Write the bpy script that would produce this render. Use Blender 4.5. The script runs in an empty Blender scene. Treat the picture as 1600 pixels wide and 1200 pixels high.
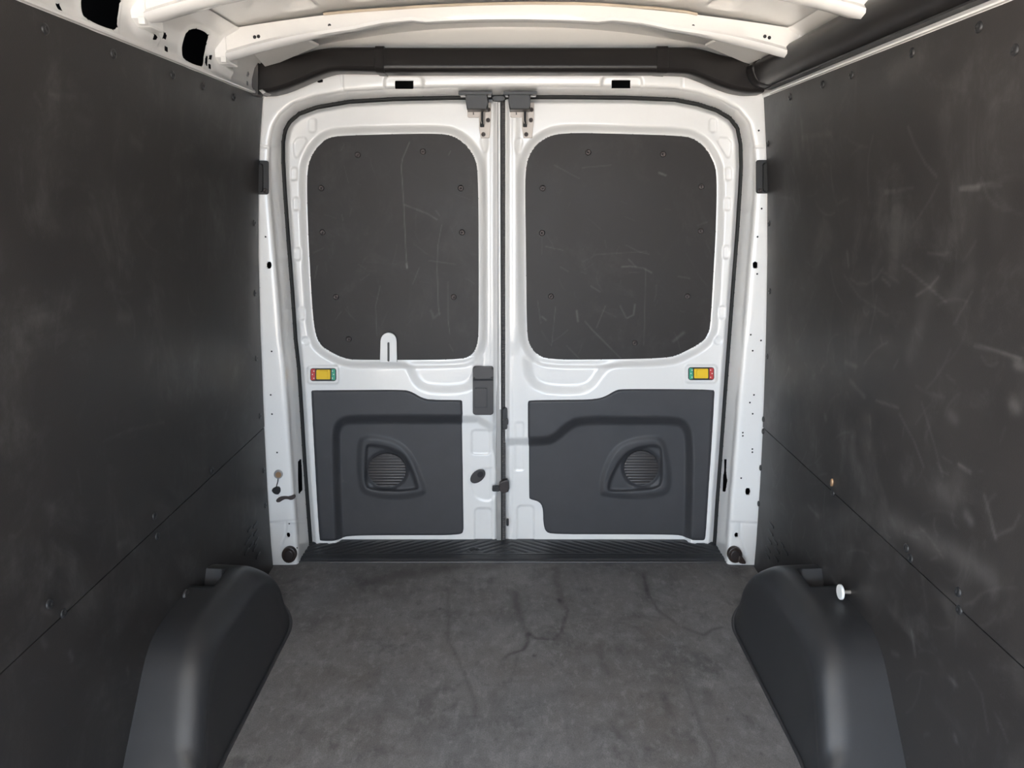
import bpy, bmesh, math, random
import numpy as np
from mathutils import Vector, Matrix
random.seed(7); rng = np.random.default_rng(7)
SC = bpy.context.scene
COL = SC.collection

# ------------------------------------------------------------------ camera, sky, sun, exposure
F, HORIZON, CAMZ = 1202.0, 306.0, 1.29            # focal length and horizon row in 1600x1200 pixels, eye height in m
TH = math.atan((600 - HORIZON) / F)
cam = bpy.data.cameras.new('camera'); cam.sensor_width = 36; cam.lens = 36 * F / 1600; cam.clip_start = .02
camo = bpy.data.objects.new('camera', cam); COL.objects.link(camo)
camo.location = (0, 0, CAMZ); camo.rotation_euler = (math.pi / 2 - TH, 0, 0); SC.camera = camo

w = bpy.data.worlds.new('sky'); SC.world = w; w.use_nodes = True
bg = w.node_tree.nodes['Background']; bg.inputs[0].default_value = (.74, .86, 1.0, 1); bg.inputs[1].default_value = 1.75
sl = bpy.data.lights.new('sun', 'SUN'); sl.energy = 13.0; sl.angle = .02; sl.color = (1, .92, .81)
so = bpy.data.objects.new('sun', sl); COL.objects.link(so)
so.rotation_euler = Vector((.45, -.60, -1.0)).to_track_quat('-Z', 'Y').to_euler()      # high sun from behind the side doorway: the yard is lit, the part of the cargo space in view is not
def portal(name, loc, dirv, sx, sy):
    l = bpy.data.lights.new(name, 'AREA'); l.shape = 'RECTANGLE'; l.size = sx; l.size_y = sy
    l.cycles.is_portal = True
    o = bpy.data.objects.new(name, l); COL.objects.link(o); o.location = loc
    o.rotation_euler = Vector(dirv).to_track_quat('-Z', 'Z').to_euler()
portal('daylight_side_doorway', (-.99, .215, .80), (1, 0, 0), .92, 1.66)
portal('daylight_cab', (0, -.60, 1.10), (0, 1, 0), 1.96, 1.64)
SC.view_settings.view_transform = 'Standard'; SC.view_settings.look = 'None'
SC.view_settings.gamma = 1; SC.view_settings.use_curve_mapping = False
SC.view_settings.exposure = 2.27
SC.cycles.use_denoising = True
SC.cycles.max_bounces = 10; SC.cycles.diffuse_bounces = 7; SC.cycles.glossy_bounces = 4
SC.cycles.sample_clamp_indirect = 6

# ------------------------------------------------------------------ geometry helpers
CT, ST = math.cos(TH), math.sin(TH)
def ray(px, py):
    cx = (np.asarray(px, float) - 800) / F; cy = (600 - np.asarray(py, float)) / F
    return cx, CT + cy * ST, -ST + cy * CT
def UY(px, py, Y):                       # the point on the upright plane at distance Y that shows at a pixel
    x, y, z = ray(px, py); t = Y / y
    return np.stack([x * t, y * t, CAMZ + z * t], -1)
def UX(px, py, X):
    x, y, z = ray(px, py); t = X / x
    return np.stack([x * t, y * t, CAMZ + z * t], -1)
def UZ(px, py, Z):
    x, y, z = ray(px, py); t = (Z - CAMZ) / z
    return np.stack([x * t, y * t, CAMZ + z * t], -1)

def chaikin(p, n=2, closed=True):
    p = np.asarray(p, float)
    for _ in range(n):
        q = np.roll(p, -1, 0) if closed else p[1:]
        a = p if closed else p[:-1]
        r = np.empty((2 * len(a), 2)); r[0::2] = .75 * a + .25 * q; r[1::2] = .25 * a + .75 * q
        p = r if closed else np.vstack([p[:1], r, p[-1:]])
    return p
def rrect(x0, y0, x1, y1, r=0, n=5):
    r = min(r, (x1 - x0) / 2, (y1 - y0) / 2)
    if r <= 0: return np.array([(x0, y0), (x1, y0), (x1, y1), (x0, y1)], float)
    out = []
    for cx, cy, a in ((x1 - r, y0 + r, -90), (x1 - r, y1 - r, 0), (x0 + r, y1 - r, 90), (x0 + r, y0 + r, 180)):
        for k in range(n + 1):
            t = math.radians(a + 90 * k / n); out.append((cx + r * math.cos(t), cy + r * math.sin(t)))
    return np.array(out)
def ell(cx, cy, rx, ry=None, rot=0, n=20):
    ry = rx if ry is None else ry; t = np.linspace(0, 2 * math.pi, n, endpoint=False); a = math.radians(rot)
    x, y = rx * np.cos(t), ry * np.sin(t)
    return np.stack([cx + x * math.cos(a) - y * math.sin(a), cy + x * math.sin(a) + y * math.cos(a)], -1)
def dist_line(P, line):
    line = np.asarray(line, float); d = np.full(len(P), 1e9)
    for a, b in zip(line[:-1], line[1:]):
        ab = b - a; t = np.clip(((P - a) @ ab) / max(ab @ ab, 1e-12), 0, 1)
        d = np.minimum(d, np.hypot(*(P - a - t[:, None] * ab).T))
    return d
def sdf(P, poly):                         # signed distance, negative inside
    poly = np.asarray(poly, float); q = np.roll(poly, -1, 0)
    d = np.full(len(P), 1e18); ins = np.zeros(len(P), bool)
    for a, b in zip(poly, q):
        ab = b - a; ap = P - a
        t = np.clip((ap @ ab) / max(ab @ ab, 1e-12), 0, 1)
        e = ap - t[:, None] * ab; d = np.minimum(d, (e * e).sum(1))
        if a[1] != b[1]:
            c = (P[:, 1] < a[1]) != (P[:, 1] < b[1])
            ins ^= c & (P[:, 0] < a[0] + (P[:, 1] - a[1]) * ab[0] / ab[1])
    d = np.sqrt(d); return np.where(ins, -d, d)
def sst(t): t = np.clip(t, 0, 1); return t * t * (3 - 2 * t)
def inside(P, poly, wd):                  # 1 inside a shape, 0 outside, soft over wd
    lo, hi = np.min(poly, 0) - wd, np.max(poly, 0) + wd
    m = ((P > lo) & (P < hi)).all(1); r = np.zeros(len(P))
    if m.any(): r[m] = sst(.5 - sdf(P[m], poly) / wd)
    return r
def ridge(P, line, wd):
    line = np.asarray(line, float); lo, hi = line.min(0) - 2.5 * wd, line.max(0) + 2.5 * wd
    m = ((P > lo) & (P < hi)).all(1); r = np.zeros(len(P))
    if m.any(): r[m] = np.exp(-(dist_line(P[m], line) / wd) ** 2)
    return r

def put(o, parent=None, mat=None):
    COL.objects.link(o)
    if parent is not None: o.parent = parent
    if mat is not None and o.data is not None: o.data.materials.append(mat)
    return o
def mesh_np(name, V, Fq, smooth=True):
    me = bpy.data.meshes.new(name); V = np.asarray(V, np.float32); Fq = np.asarray(Fq, np.int32)
    me.vertices.add(len(V)); me.vertices.foreach_set('co', V.ravel())
    n, k = Fq.shape; me.loops.add(n * k); me.loops.foreach_set('vertex_index', Fq.ravel())
    me.polygons.add(n); me.polygons.foreach_set('loop_start', np.arange(0, n * k, k, dtype=np.int32))
    me.polygons.foreach_set('use_smooth', np.full(n, smooth)); me.update(calc_edges=True); me.validate()
    return me
INSIDE = np.array((0, 1.2, .95))          # a point in the middle of the cargo space: faces look towards it
def relief(name, outline, mapf, cell, mat, parent=None, holes=(), skirt=None, attrs=None, toward=INSIDE):
    outline = np.asarray(outline, float); lo, hi = outline.min(0) - cell, outline.max(0) + cell
    nu, nv = (int(math.ceil((hi[i] - lo[i]) / cell)) + 1 for i in (0, 1))
    P = np.stack(np.meshgrid(lo[0] + np.arange(nu) * cell, lo[1] + np.arange(nv) * cell, indexing='ij'), -1).reshape(-1, 2)
    def sd(Q):
        d = sdf(Q, outline)
        for h in holes:
            h = np.asarray(h); m = ((Q > h.min(0) - 4 * cell) & (Q < h.max(0) + 4 * cell)).all(1)
            if m.any(): d[m] = np.maximum(d[m], -sdf(Q[m], h))
        return d
    s = sd(P); keep = s < .55 * cell
    b = np.where(keep & (s > -.45 * cell))[0]
    for _ in range(2):
        Q = P[b]; s0 = sd(Q); e = cell * .05
        g = np.stack([sd(Q + (e, 0)) - s0, sd(Q + (0, e)) - s0], -1) / e
        g /= np.maximum(np.linalg.norm(g, axis=1, keepdims=True), .3)
        P[b] = Q - g * s0[:, None]
    idx = np.arange(nu * nv).reshape(nu, nv)
    q = np.stack([idx[:-1, :-1], idx[1:, :-1], idx[1:, 1:], idx[:-1, 1:]], -1).reshape(-1, 4)
    q = q[keep[q].all(1)]
    used = np.unique(q); rm = np.full(nu * nv, -1); rm[used] = np.arange(len(used)); q = rm[q]; P = P[used]
    V = mapf(P); n = len(V)
    c = V[q]; nr = np.cross(c[:, 2] - c[:, 0], c[:, 3] - c[:, 1])
    if (nr * (toward - c.mean(1))).sum() < 0: q = q[:, ::-1]
    if skirt is not None:
        ed = np.stack([q, np.roll(q, -1, 1)], -1).reshape(-1, 2); key = np.sort(ed, 1)
        _, inv, cnt = np.unique(key, axis=0, return_inverse=True, return_counts=True)
        be = ed[cnt[inv.ravel()] == 1]; bv = np.unique(be); m2 = np.full(n, -1); m2[bv] = np.arange(len(bv))
        A = V[bv]; V = np.vstack([V, A, A + np.asarray(skirt)]); k = len(bv)
        e = m2[be]; q = np.vstack([q, np.stack([n + e[:, 1], n + e[:, 0], n + k + e[:, 0], n + k + e[:, 1]], -1)])
        P = np.vstack([P, P[bv], P[bv]])
    me = mesh_np(name, V, q)
    for an, fn in (attrs or {}).items():
        a = me.attributes.new(an, 'FLOAT', 'POINT'); a.data.foreach_set('value', np.asarray(fn(P), np.float32)[:len(me.vertices)])
    return put(bpy.data.objects.new(name, me), parent, mat)
def solid(name, pts, ext, mat, parent=None, bev=0, seg=2):
    """a shape given by its front outline (3-D points) and the vector to its back, front edge rounded"""
    bm = bmesh.new(); pts = [Vector(p) for p in pts]; ext = Vector(ext)
    f = [bm.verts.new(p) for p in pts]; r = [bm.verts.new(p + ext) for p in pts]
    ff = bm.faces.new(f); bm.faces.new(r[::-1]); n = len(f)
    for i in range(n): bm.faces.new((f[i], r[i], r[(i + 1) % n], f[(i + 1) % n]))
    if bev: bmesh.ops.bevel(bm, geom=list(ff.edges), offset=bev, segments=seg, profile=.5, affect='EDGES', clamp_overlap=True)
    bmesh.ops.recalc_face_normals(bm, faces=bm.faces)
    me = bpy.data.meshes.new(name); bm.to_mesh(me); bm.free()
    for p in me.polygons: p.use_smooth = True
    me.set_sharp_from_angle(angle=.7)
    for p in me.polygons: p.use_smooth = len(p.vertices) < 5 and p.area < 2e-4
    return put(bpy.data.objects.new(name, me), parent, mat)
def plate(name, poly, Y, t, mat, parent=None, bev=0, seg=2):      # poly in pixels, back on the plane Y, front t nearer
    return solid(name, UY(np.asarray(poly)[:, 0], np.asarray(poly)[:, 1], Y - t), (0, t, 0), mat, parent, bev, seg)
def loft(name, rings, mat, parent=None, caps=True, closed=True, smooth=.6):
    rings = [np.asarray(r, float) for r in rings]; k = len(rings[0]); V = np.vstack(rings); fs = []
    for i in range(len(rings) - 1):
        for j in range(k if closed else k - 1):
            a, b = i * k + j, i * k + (j + 1) % k; fs.append((a, b, b + k, a + k))
    me = bpy.data.meshes.new(name)
    if caps and closed: fs += [tuple(range(k))[::-1], tuple(range(len(V) - k, len(V)))]
    me.from_pydata([tuple(v) for v in V], [], fs)
    bm = bmesh.new(); bm.from_mesh(me); bmesh.ops.recalc_face_normals(bm, faces=bm.faces); bm.to_mesh(me); bm.free()
    for p in me.polygons: p.use_smooth = True
    me.set_sharp_from_angle(angle=smooth)
    return put(bpy.data.objects.new(name, me), parent, mat)
def tube(name, pts, r, mat, parent=None, n=10):
    pts = [Vector(p) for p in pts]; rings = []
    for i, p in enumerate(pts):
        d = (pts[min(i + 1, len(pts) - 1)] - pts[max(i - 1, 0)]).normalized()
        a = d.cross(Vector((.31, .2, .93))).normalized(); b = d.cross(a)
        rings.append([p + a * r * math.cos(t) + b * r * math.sin(t) for t in np.linspace(0, 2 * math.pi, n, endpoint=False)])
    return loft(name, rings, mat, parent, smooth=1)
def tag(o, label, cat, group=None, kind=None):
    o['label'] = label; o['category'] = cat
    if group: o['group'] = group
    if kind: o['kind'] = kind
    return o
def part_label(o, label): o['label'] = label; return o
_dome = {}
def dome(name, loc, nrm, r, h, mat, parent):                      # round screw or bolt head, or dark disc for a hole, mesh shared between alike ones
    key = (name, round(r, 4), round(h, 4), mat.name)
    if key not in _dome:
        prof = [(1, 0), (1, .35), (.9, .75), (.65, .95), (.35, 1.0), (.30, .72), (.02, .70)]; n = 14
        V = [(r * a * math.cos(t), r * a * math.sin(t), h * z) for a, z in prof for t in np.linspace(0, 2 * math.pi, n, endpoint=False)]
        q = [(i * n + j, i * n + (j + 1) % n, (i + 1) * n + (j + 1) % n, (i + 1) * n + j) for i in range(len(prof) - 1) for j in range(n)]
        me = mesh_np(name, V, q); me.materials.append(mat); _dome[key] = me
    o = bpy.data.objects.new(name, _dome[key])
    o.matrix_world = Matrix.Translation(Vector(loc)) @ Vector(nrm).to_track_quat('Z', 'Y').to_matrix().to_4x4()
    return put(o, parent)

# ------------------------------------------------------------------ materials
class NT:
    def __init__(s, name):
        s.m = bpy.data.materials.new(name); s.m.use_nodes = True; s.t = s.m.node_tree
        s.b = s.t.nodes['Principled BSDF']; s.tc = s.n('ShaderNodeTexCoord')
    def n(s, k, **kw):
        x = s.t.nodes.new(k)
        for a, v in kw.items(): setattr(x, a, v)
        return x
    def set(s, sock, v):
        if hasattr(v, 'is_output'): s.t.links.new(v, sock)
        elif isinstance(v, tuple): sock.default_value = (*v, 1) if len(v) == 3 and len(sock.default_value) == 4 else v
        else: sock.default_value = v
    def noise(s, scale, det=4, rough=.6, stretch=None, dist=0):
        x = s.n('ShaderNodeTexNoise'); x.inputs['Scale'].default_value = scale; x.inputs['Detail'].default_value = det
        x.inputs['Roughness'].default_value = rough; x.inputs['Distortion'].default_value = dist
        v = s.tc.outputs['Object']
        if stretch:
            mp = s.n('ShaderNodeMapping'); mp.inputs['Scale'].default_value = stretch; s.set(mp.inputs[0], v); v = mp.outputs[0]
        s.set(x.inputs['Vector'], v); return x.outputs['Fac']
    def ramp(s, v, a, b, lo=0., hi=1.):
        x = s.n('ShaderNodeMapRange', clamp=True)
        for i, val in enumerate((v, a, b, lo, hi)): s.set(x.inputs[i], val)
        return x.outputs[0]
    def mix(s, f, a, b):
        x = s.n('ShaderNodeMix', data_type='RGBA'); s.set(x.inputs[0], f); s.set(x.inputs[6], a); s.set(x.inputs[7], b); return x.outputs[2]
    def math(s, op, a, b=0.):
        x = s.n('ShaderNodeMath', operation=op); s.set(x.inputs[0], a); s.set(x.inputs[1], b); return x.outputs[0]
    def attr(s, name): x = s.n('ShaderNodeAttribute', attribute_name=name); return x.outputs['Fac']
    def bump(s, h, st, d=.002):
        x = s.n('ShaderNodeBump'); x.inputs['Strength'].default_value = st; x.inputs['Distance'].default_value = d
        s.set(x.inputs['Height'], h); s.set(s.b.inputs['Normal'], x.outputs[0])
    def out(s, col, rough, spec=.5, metal=0., coat=0.):
        s.set(s.b.inputs['Base Color'], col); s.set(s.b.inputs['Roughness'], rough); s.set(s.b.inputs['Metallic'], metal)
        s.set(s.b.inputs['Specular IOR Level'], spec); s.set(s.b.inputs['Coat Weight'], coat); s.set(s.b.inputs['Coat Roughness'], .08)
        return s.m
def simple(name, col, rough=.5, metal=0., spec=.5, grain=0., gs=900, coat=0., var=.15):
    t = NT(name); v = t.noise(14, 5); c = t.mix(v, tuple(x * (1 - var) for x in col), tuple(x * (1 + var) for x in col))
    if grain: t.bump(t.noise(gs, 2), grain, .0006)
    return t.out(c, rough, spec, metal, coat)
def paint():
    t = NT('white_body_paint')
    sp = t.noise(150, 3, .7); blot = t.noise(5, 4)
    chips = t.math('MULTIPLY', t.ramp(sp, .735, .755), t.ramp(blot, .50, .62))
    grime = t.math('MULTIPLY', t.ramp(t.noise(7, 8, .75), .50, .85), .16)
    c = t.mix(grime, (.81, .80, .785), (.60, .57, .52)); c = t.mix(chips, c, (.12, .10, .09))
    t.bump(t.noise(3.5, 1), .06, .02)
    return t.out(c, .30, .5, 0, .6)
def board(name, ca, cb, scuff_col, rough=(.36, .52), smudge=.55):
    t = NT(name)
    n1 = t.noise(2.2, 6, .65); n2 = t.noise(24, 5, .65, (1, 1, .55)); n3 = t.noise(130, 3, .5, (1, .06, 1))
    c = t.mix(t.ramp(n1, .3, .72), ca, cb)
    sm = t.math('MULTIPLY', t.ramp(t.noise(5.0, 8, .70, (1, .9, .9), .8), .50, .78), t.ramp(n2, .34, .70)); sm = t.math('MULTIPLY', sm, smudge)
    sc = t.math('MULTIPLY', t.attr('scuff'), t.ramp(n2, .25, .55, .35, 1.))
    f = t.math('MINIMUM', t.math('ADD', sm, sc), 1.)
    c = t.mix(f, c, scuff_col)
    t.bump(t.math('ADD', t.math('MULTIPLY', n3, .6), t.noise(420, 2)), .16, .001)
    return t.out(c, t.ramp(n1, .3, .7, *rough), .32)
def floor_mat():
    t = NT('worn_grey_floor')
    n1 = t.noise(1.9, 6, .62); n2 = t.noise(10, 8, .72, None, .6); n3 = t.noise(300, 3, .6); n4 = t.noise(38, 6, .7, (1, .55, 1)); n5 = t.noise(1.1, 3)
    c = t.mix(t.ramp(n5, .38, .62), (.128, .113, .104), (.128, .127, .131))          # brownish and bluish areas
    c = t.mix(t.ramp(n1, .35, .66, 0, .8), c, (.190, .183, .180)); c = t.mix(t.ramp(n2, .47, .72, 0, .60), c, (.26, .255, .252))
    dk = t.math('MULTIPLY', t.ramp(t.noise(7, 7, .72, (1, .8, 1), .4), .53, .70), .62)
    c = t.mix(dk, c, (.050, .047, .050))
    c = t.mix(t.ramp(n4, .52, .70, 0, .55), c, (.29, .285, .28)); c = t.mix(t.ramp(n4, .44, .28, 0, .55), c, (.045, .043, .044))
    st = t.math('MULTIPLY', t.math('MINIMUM', t.attr('stain_and_dark'), .9), t.ramp(n2, .33, .58, .35, 1.))
    c = t.mix(st, c, (.026, .022, .023))
    c = t.mix(t.ramp(n3, .38, .68, 0, .42), c, (.045, .045, .045))
    t.bump(t.math('ADD', n3, t.math('MULTIPLY', n2, .5)), .35, .0015)
    return t.out(c, t.ramp(n2, .3, .7, .50, .70), .4)
M = dict(
    paint=paint(),
    lining=board('dark_plywood_lining', (.0230, .0208, .0204), (.036, .0330, .0322), (.125, .119, .116), (.36, .52), .70),
    winboard=board('dark_plywood_window_board', (.019, .0160, .0152), (.027, .0235, .0225), (.15, .14, .135), (.44, .55), .22),
    floor=floor_mat(),
    arch=simple('grained_black_plastic', (.026, .0262, .0280), .38, grain=.35, spec=.5),
    trim=simple('charcoal_moulded_plastic', (.048, .048, .052), .52, grain=.4, spec=.45),
    duct=simple('black_duct_plastic', (.0150, .0130, .0125), .38, grain=.15, spec=.40),
    black=simple('black_plastic', (.020, .020, .021), .42),
    handle=simple('dark_grey_plastic', (.040, .036, .036), .45, grain=.2),
    rubber=simple('black_rubber', (.012, .012, .012), .65),
    ribbed=simple('grey_rubber', (.085, .08, .078), .6),
    sill=simple('black_tread_plastic', (.030, .031, .034), .45, grain=.4),
    void=simple('dark_cavity_shade', (.012, .012, .014), .7),  # near-black colour puts the shade of cavities and holes into the surface
    steel=simple('zinc_plated_steel', (.36, .32, .285), .45, .5),
    alu=simple('grey_steel', (.34, .33, .32), .45, .3),
    bolt=simple('dark_steel_bolt', (.06, .05, .048), .4, .5),
    copper=simple('tarnished_copper', (.42, .26, .15), .4, .6),
    brown=simple('rusty_brown_plastic', (.035, .024, .020), .38),
    chip=simple('bare_brown_primer', (.055, .042, .038), .6),
    white=simple('white_plastic', (.78, .78, .77), .35, var=.04),
    yellow=simple('yellow_plastic', (.80, .52, .015), .4, var=.05),
    red=simple('red_plastic', (.52, .045, .045), .4, var=.1),
    green=simple('green_plastic', (.05, .36, .23), .4, var=.1),
    dot=simple('pale_glint', (.80, .78, .70), .5, var=.05),
    sealant=simple('beige_sealant', (.50, .42, .33), .7, var=.35),
    yard=simple('sunlit_concrete', (.50, .44, .375), .8),
)

# ------------------------------------------------------------------ side wall shape (read from the lining's rear edge)
YE = 2.52                                                     # rear edge of the linings
LP = [(410, 150), (405, 225), (403, 300), (403, 400), (406, 520), (411, 640), (417, 760), (423, 850), (427, 893)]
RP = [(1194, 146), (1198, 225), (1200, 300), (1200, 400), (1198, 520), (1194, 640), (1188, 760), (1182, 850), (1178, 893)]
def prof(px):
    a = UY(np.array(px)[:, 0], np.array(px)[:, 1], YE); o = np.argsort(a[:, 2]); return a[o, 2], a[o, 0]
PROF = {-1: prof(LP), 1: prof(RP)}
def wallx(side, z): return np.interp(z, *PROF[side])
ZT, ZS = 1.585, .523                                          # top of the lining, seam between the boards
def UL(px, py, side):                                         # point on the lining that shows at a pixel
    X = np.full(np.shape(px), side * .82)
    for _ in range(8): p = UX(px, py, X); X = wallx(side, p[..., 2])
    return UX(px, py, X)
XT = {s: float(wallx(s, ZT)) for s in (-1, 1)}
Y0 = -.55                                                     # front end of the cargo shell
DOOR_Y = .68                                                 # rear edge of the sliding side doorway

# ------------------------------------------------------------------ the yard outside, floor
def quad_grid(name, xs, ys, zf, mat, parent=None):
    V = np.array([(x, y, zf(x, y)) for x in xs for y in ys]); n = len(ys)
    q = [(i * n + j, (i + 1) * n + j, (i + 1) * n + j + 1, i * n + j + 1) for i in range(len(xs) - 1) for j in range(n - 1)]
    return put(bpy.data.objects.new(name, mesh_np(name, V, q)), parent, mat)
g = quad_grid('ground', np.linspace(-14, 14, 9), np.linspace(-14, 14, 9), lambda x, y: -.62, M['yard'])
tag(g, 'pale concrete yard outside the van', 'ground', kind='structure')

def px_floor(pts): a = np.array(pts, float); return UZ(a[:, 0], a[:, 1], 0)[:, :2]
STAINS_AND_BLOTCHES = [  # (pixel line, width m, strength)
    ([(785, 1032), (795, 1023), (818, 1015), (825, 1003), (825, 990), (836, 997), (865, 1000), (877, 987), (887, 952), (872, 936)], .006, .75),
    ([(805, 925), (810, 962), (826, 990)], .012, .40), ([(806, 922), (809, 958)], .03, .30), ([(866, 888), (872, 915), (884, 950)], .017, .50),
    ([(1005, 898), (1013, 930), (1030, 955), (1066, 980), (1100, 993), (1112, 984), (1128, 980)], .006, .55), ([(1003, 895), (1010, 925)], .020, .35),
    ([(700, 922), (701, 1000), (725, 1050), (742, 1096), (742, 1120)], .006, .40), ([(728, 1120), (755, 1120)], .004, .4),
    ([(1067, 1060), (1090, 1120), (1122, 1200)], .006, .35), ([(935, 1010), (942, 1035), (950, 1050)], .012, .40),
    ([(1035, 1085), (1045, 1105), (1047, 1118)], .012, .45), ([(965, 1145), (968, 1152)], .010, .5), ([(1102, 1080), (1112, 1100)], .016, .35),
    ([(775, 1085), (778, 1110)], .022, .30), ([(590, 905), (640, 895), (690, 890)], .045, .42), ([(520, 940), (570, 915)], .05, .30), ([(700, 886), (780, 884)], .025, .3),  # includes broad dark blotches near the rear edge of the floor
    ([(1000, 980), (1010, 1000)], .02, .25), ([(610, 930), (650, 925)], .03, .25), ([(1020, 1060), (1050, 1065)], .02, .22), ([(688, 951), (689, 952)], .005, .8), ([(733, 960), (734, 961)], .005, .8),
    ([(834, 1024), (835, 1025)], .006, .8)]
def stain_and_dark(P):
    r = np.zeros(len(P))
    for l, wd, s in STAINS_AND_BLOTCHES: r += s * ridge(P, px_floor(l), wd)
    edge = np.clip((P[:, 1] - 2.42) / .14, 0, 1) * .28  # floor gets darker towards its rear edge
    return r + edge
FY = 2.556
fl = relief('floor', rrect(-.90, Y0, .90, FY), lambda P: np.column_stack([P, np.zeros(len(P))]), .0065, M['floor'], skirt=(0, 0, -.02), attrs={'stain_and_dark': stain_and_dark})
tag(fl, 'worn grey cargo floor with dark stains', 'floor', kind='structure')
quad_grid('underfloor', (-1.0, 1.0), (Y0, 2.86), lambda x, y: -.03, M['void'], fl)

# ------------------------------------------------------------------ side walls: white steel, plywood boards, screws, louvres
def rand_scuffs(side, n, seed):
    r = np.random.default_rng(seed); out = []
    for _ in range(n):
        y, z = r.uniform(1.05, 2.45), r.beta(1.2, 1.5) * 1.5; L = r.uniform(.02, .16); a = r.normal(0.9, .7); k = r.normal(0, .8)
        t = np.linspace(0, 1, 6); ang = a + k * t
        out.append((np.stack([y + np.cumsum(np.cos(ang)) * L / 6, z - np.cumsum(np.sin(ang)) * L / 6], -1), r.uniform(.0014, .0032), r.uniform(.08, .42)))
    for _ in range(n // 3):
        y, z = r.uniform(1.1, 2.45), r.uniform(.1, 1.5); a = r.normal(0.9, .6); L = r.uniform(.02, .10)
        out.append((np.array([(y, z), (y + L * math.cos(a), z - L * math.sin(a))]), r.uniform(.012, .03), r.uniform(.06, .20)))
    return out
RS = [([(1420, 198), (1432, 228), (1447, 255), (1465, 276)], .002, .55), ([(1384, 300), (1399, 299)], .004, .6), ([(1404, 297), (1428, 294)], .003, .35),
      ([(1503, 295), (1532, 293)], .004, .7), ([(1530, 288), (1566, 290)], .004, .3), ([(1330, 435), (1340, 443), (1355, 444), (1370, 435), (1381, 419)], .0022, .4),
      ([(1320, 430), (1345, 465), (1390, 495)], .0025, .35), ([(1411, 415), (1425, 425), (1480, 472)], .0025, .45), ([(1433, 462), (1455, 448), (1468, 433)], .0025, .6),
      ([(1380, 435), (1392, 446)], .0025, .5), ([(1525, 540), (1560, 548), (1597, 561)], .003, .6), ([(1370, 626), (1405, 637)], .003, .6), ([(1322, 566), (1340, 573)], .006, .5),
      ([(1330, 595), (1352, 620)], .006, .45), ([(1360, 650), (1362, 670)], .004, .5), ([(1407, 647), (1430, 690), (1445, 730)], .003, .5), ([(1442, 630), (1460, 690), (1475, 745)], .0025, .4),
      ([(1277, 680), (1276, 714)], .003, .5), ([(1500, 726), (1518, 738)], .004, .7), ([(1512, 805), (1518, 814)], .010, .7), ([(1540, 775), (1550, 810), (1557, 842)], .004, .5),
      ([(1557, 838), (1585, 825), (1595, 805)], .003, .4), ([(1400, 815), (1440, 840), (1490, 862), (1550, 902)], .024, .42), ([(1470, 765), (1490, 780)], .03, .35),
      ([(1425, 985), (1431, 1025)], .004, .55), ([(1515, 1050), (1535, 1085), (1545, 1145)], .003, .4), ([(1255, 215), (1300, 208)], .008, .3), ([(1254, 190), (1256, 230)], .008, .25),
      ([(1235, 250), (1247, 285), (1252, 330)], .003, .4), ([(1219, 308), (1240, 310), (1247, 325)], .003, .35), ([(1325, 395), (1327, 415)], .006, .5), ([(1395, 120), (1440, 90)], .02, .25),
      ([(1290, 650), (1292, 655)], .008, .5), ([(1487, 649), (1494, 655)], .012, .4), ([(1585, 632), (1590, 637)], .012, .5), ([(1590, 570), (1600, 572)], .01, .5), ([(1263, 790), (1280, 808)], .006, .4),
      ([(1300, 900), (1320, 930)], .004, .3), ([(1390, 950), (1425, 990)], .012, .22), ([(1395, 1020), (1404, 1024)], .006, .4), ([(1485, 1060), (1495, 1070)], .006, .6), ([(1493, 1150), (1495, 1158)], .005, .7)]
LS = [([(48, 497), (80, 494)], .012, .35), ([(88, 468), (105, 470)], .014, .25), ([(185, 495), (200, 497)], .012, .42), ([(75, 145), (90, 152)], .004, .5), ([(52, 148), (62, 165)], .004, .4),
      ([(80, 152), (115, 150)], .006, .25), ([(205, 218), (218, 230)], .012, .35), ([(120, 185), (140, 195)], .01, .22), ([(245, 545), (246, 590)], .003, .35), ([(160, 690), (200, 672), (255, 660)], .003, .35),
      ([(183, 852), (196, 847)], .007, .6), ([(108, 1020), (112, 1030)], .006, .7), ([(198, 1045), (200, 1052)], .005, .5), ([(65, 1000), (70, 1010)], .006, .4), ([(120, 735), (125, 770)], .003, .3),
      ([(235, 845), (285, 808)], .003, .25), ([(290, 1040), (292, 1046)], .006, .3), ([(65, 950), (78, 958)], .006, .5), ([(100, 950), (106, 946)], .006, .5), ([(330, 190), (345, 200)], .003, .3), ([(70, 790), (78, 796)], .01, .3)]
def scuffer(side):
    ls = []
    for l, wd, s in (RS if side > 0 else LS):
        a = np.array(l, float); p = UL(a[:, 0], a[:, 1], side); ls.append((p[:, 1:], wd, s))
    ls += rand_scuffs(side, 150 if side > 0 else 40, 11 + side)
    k = .8 if side > 0 else .6
    def fn(P):
        r = np.zeros(len(P))
        for l, wd, s in ls: r += k * s * ridge(P, l, max(wd, .0032)) * (1 if wd > .0032 else .8)
        return np.minimum(r, 1)
    return fn
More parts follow.
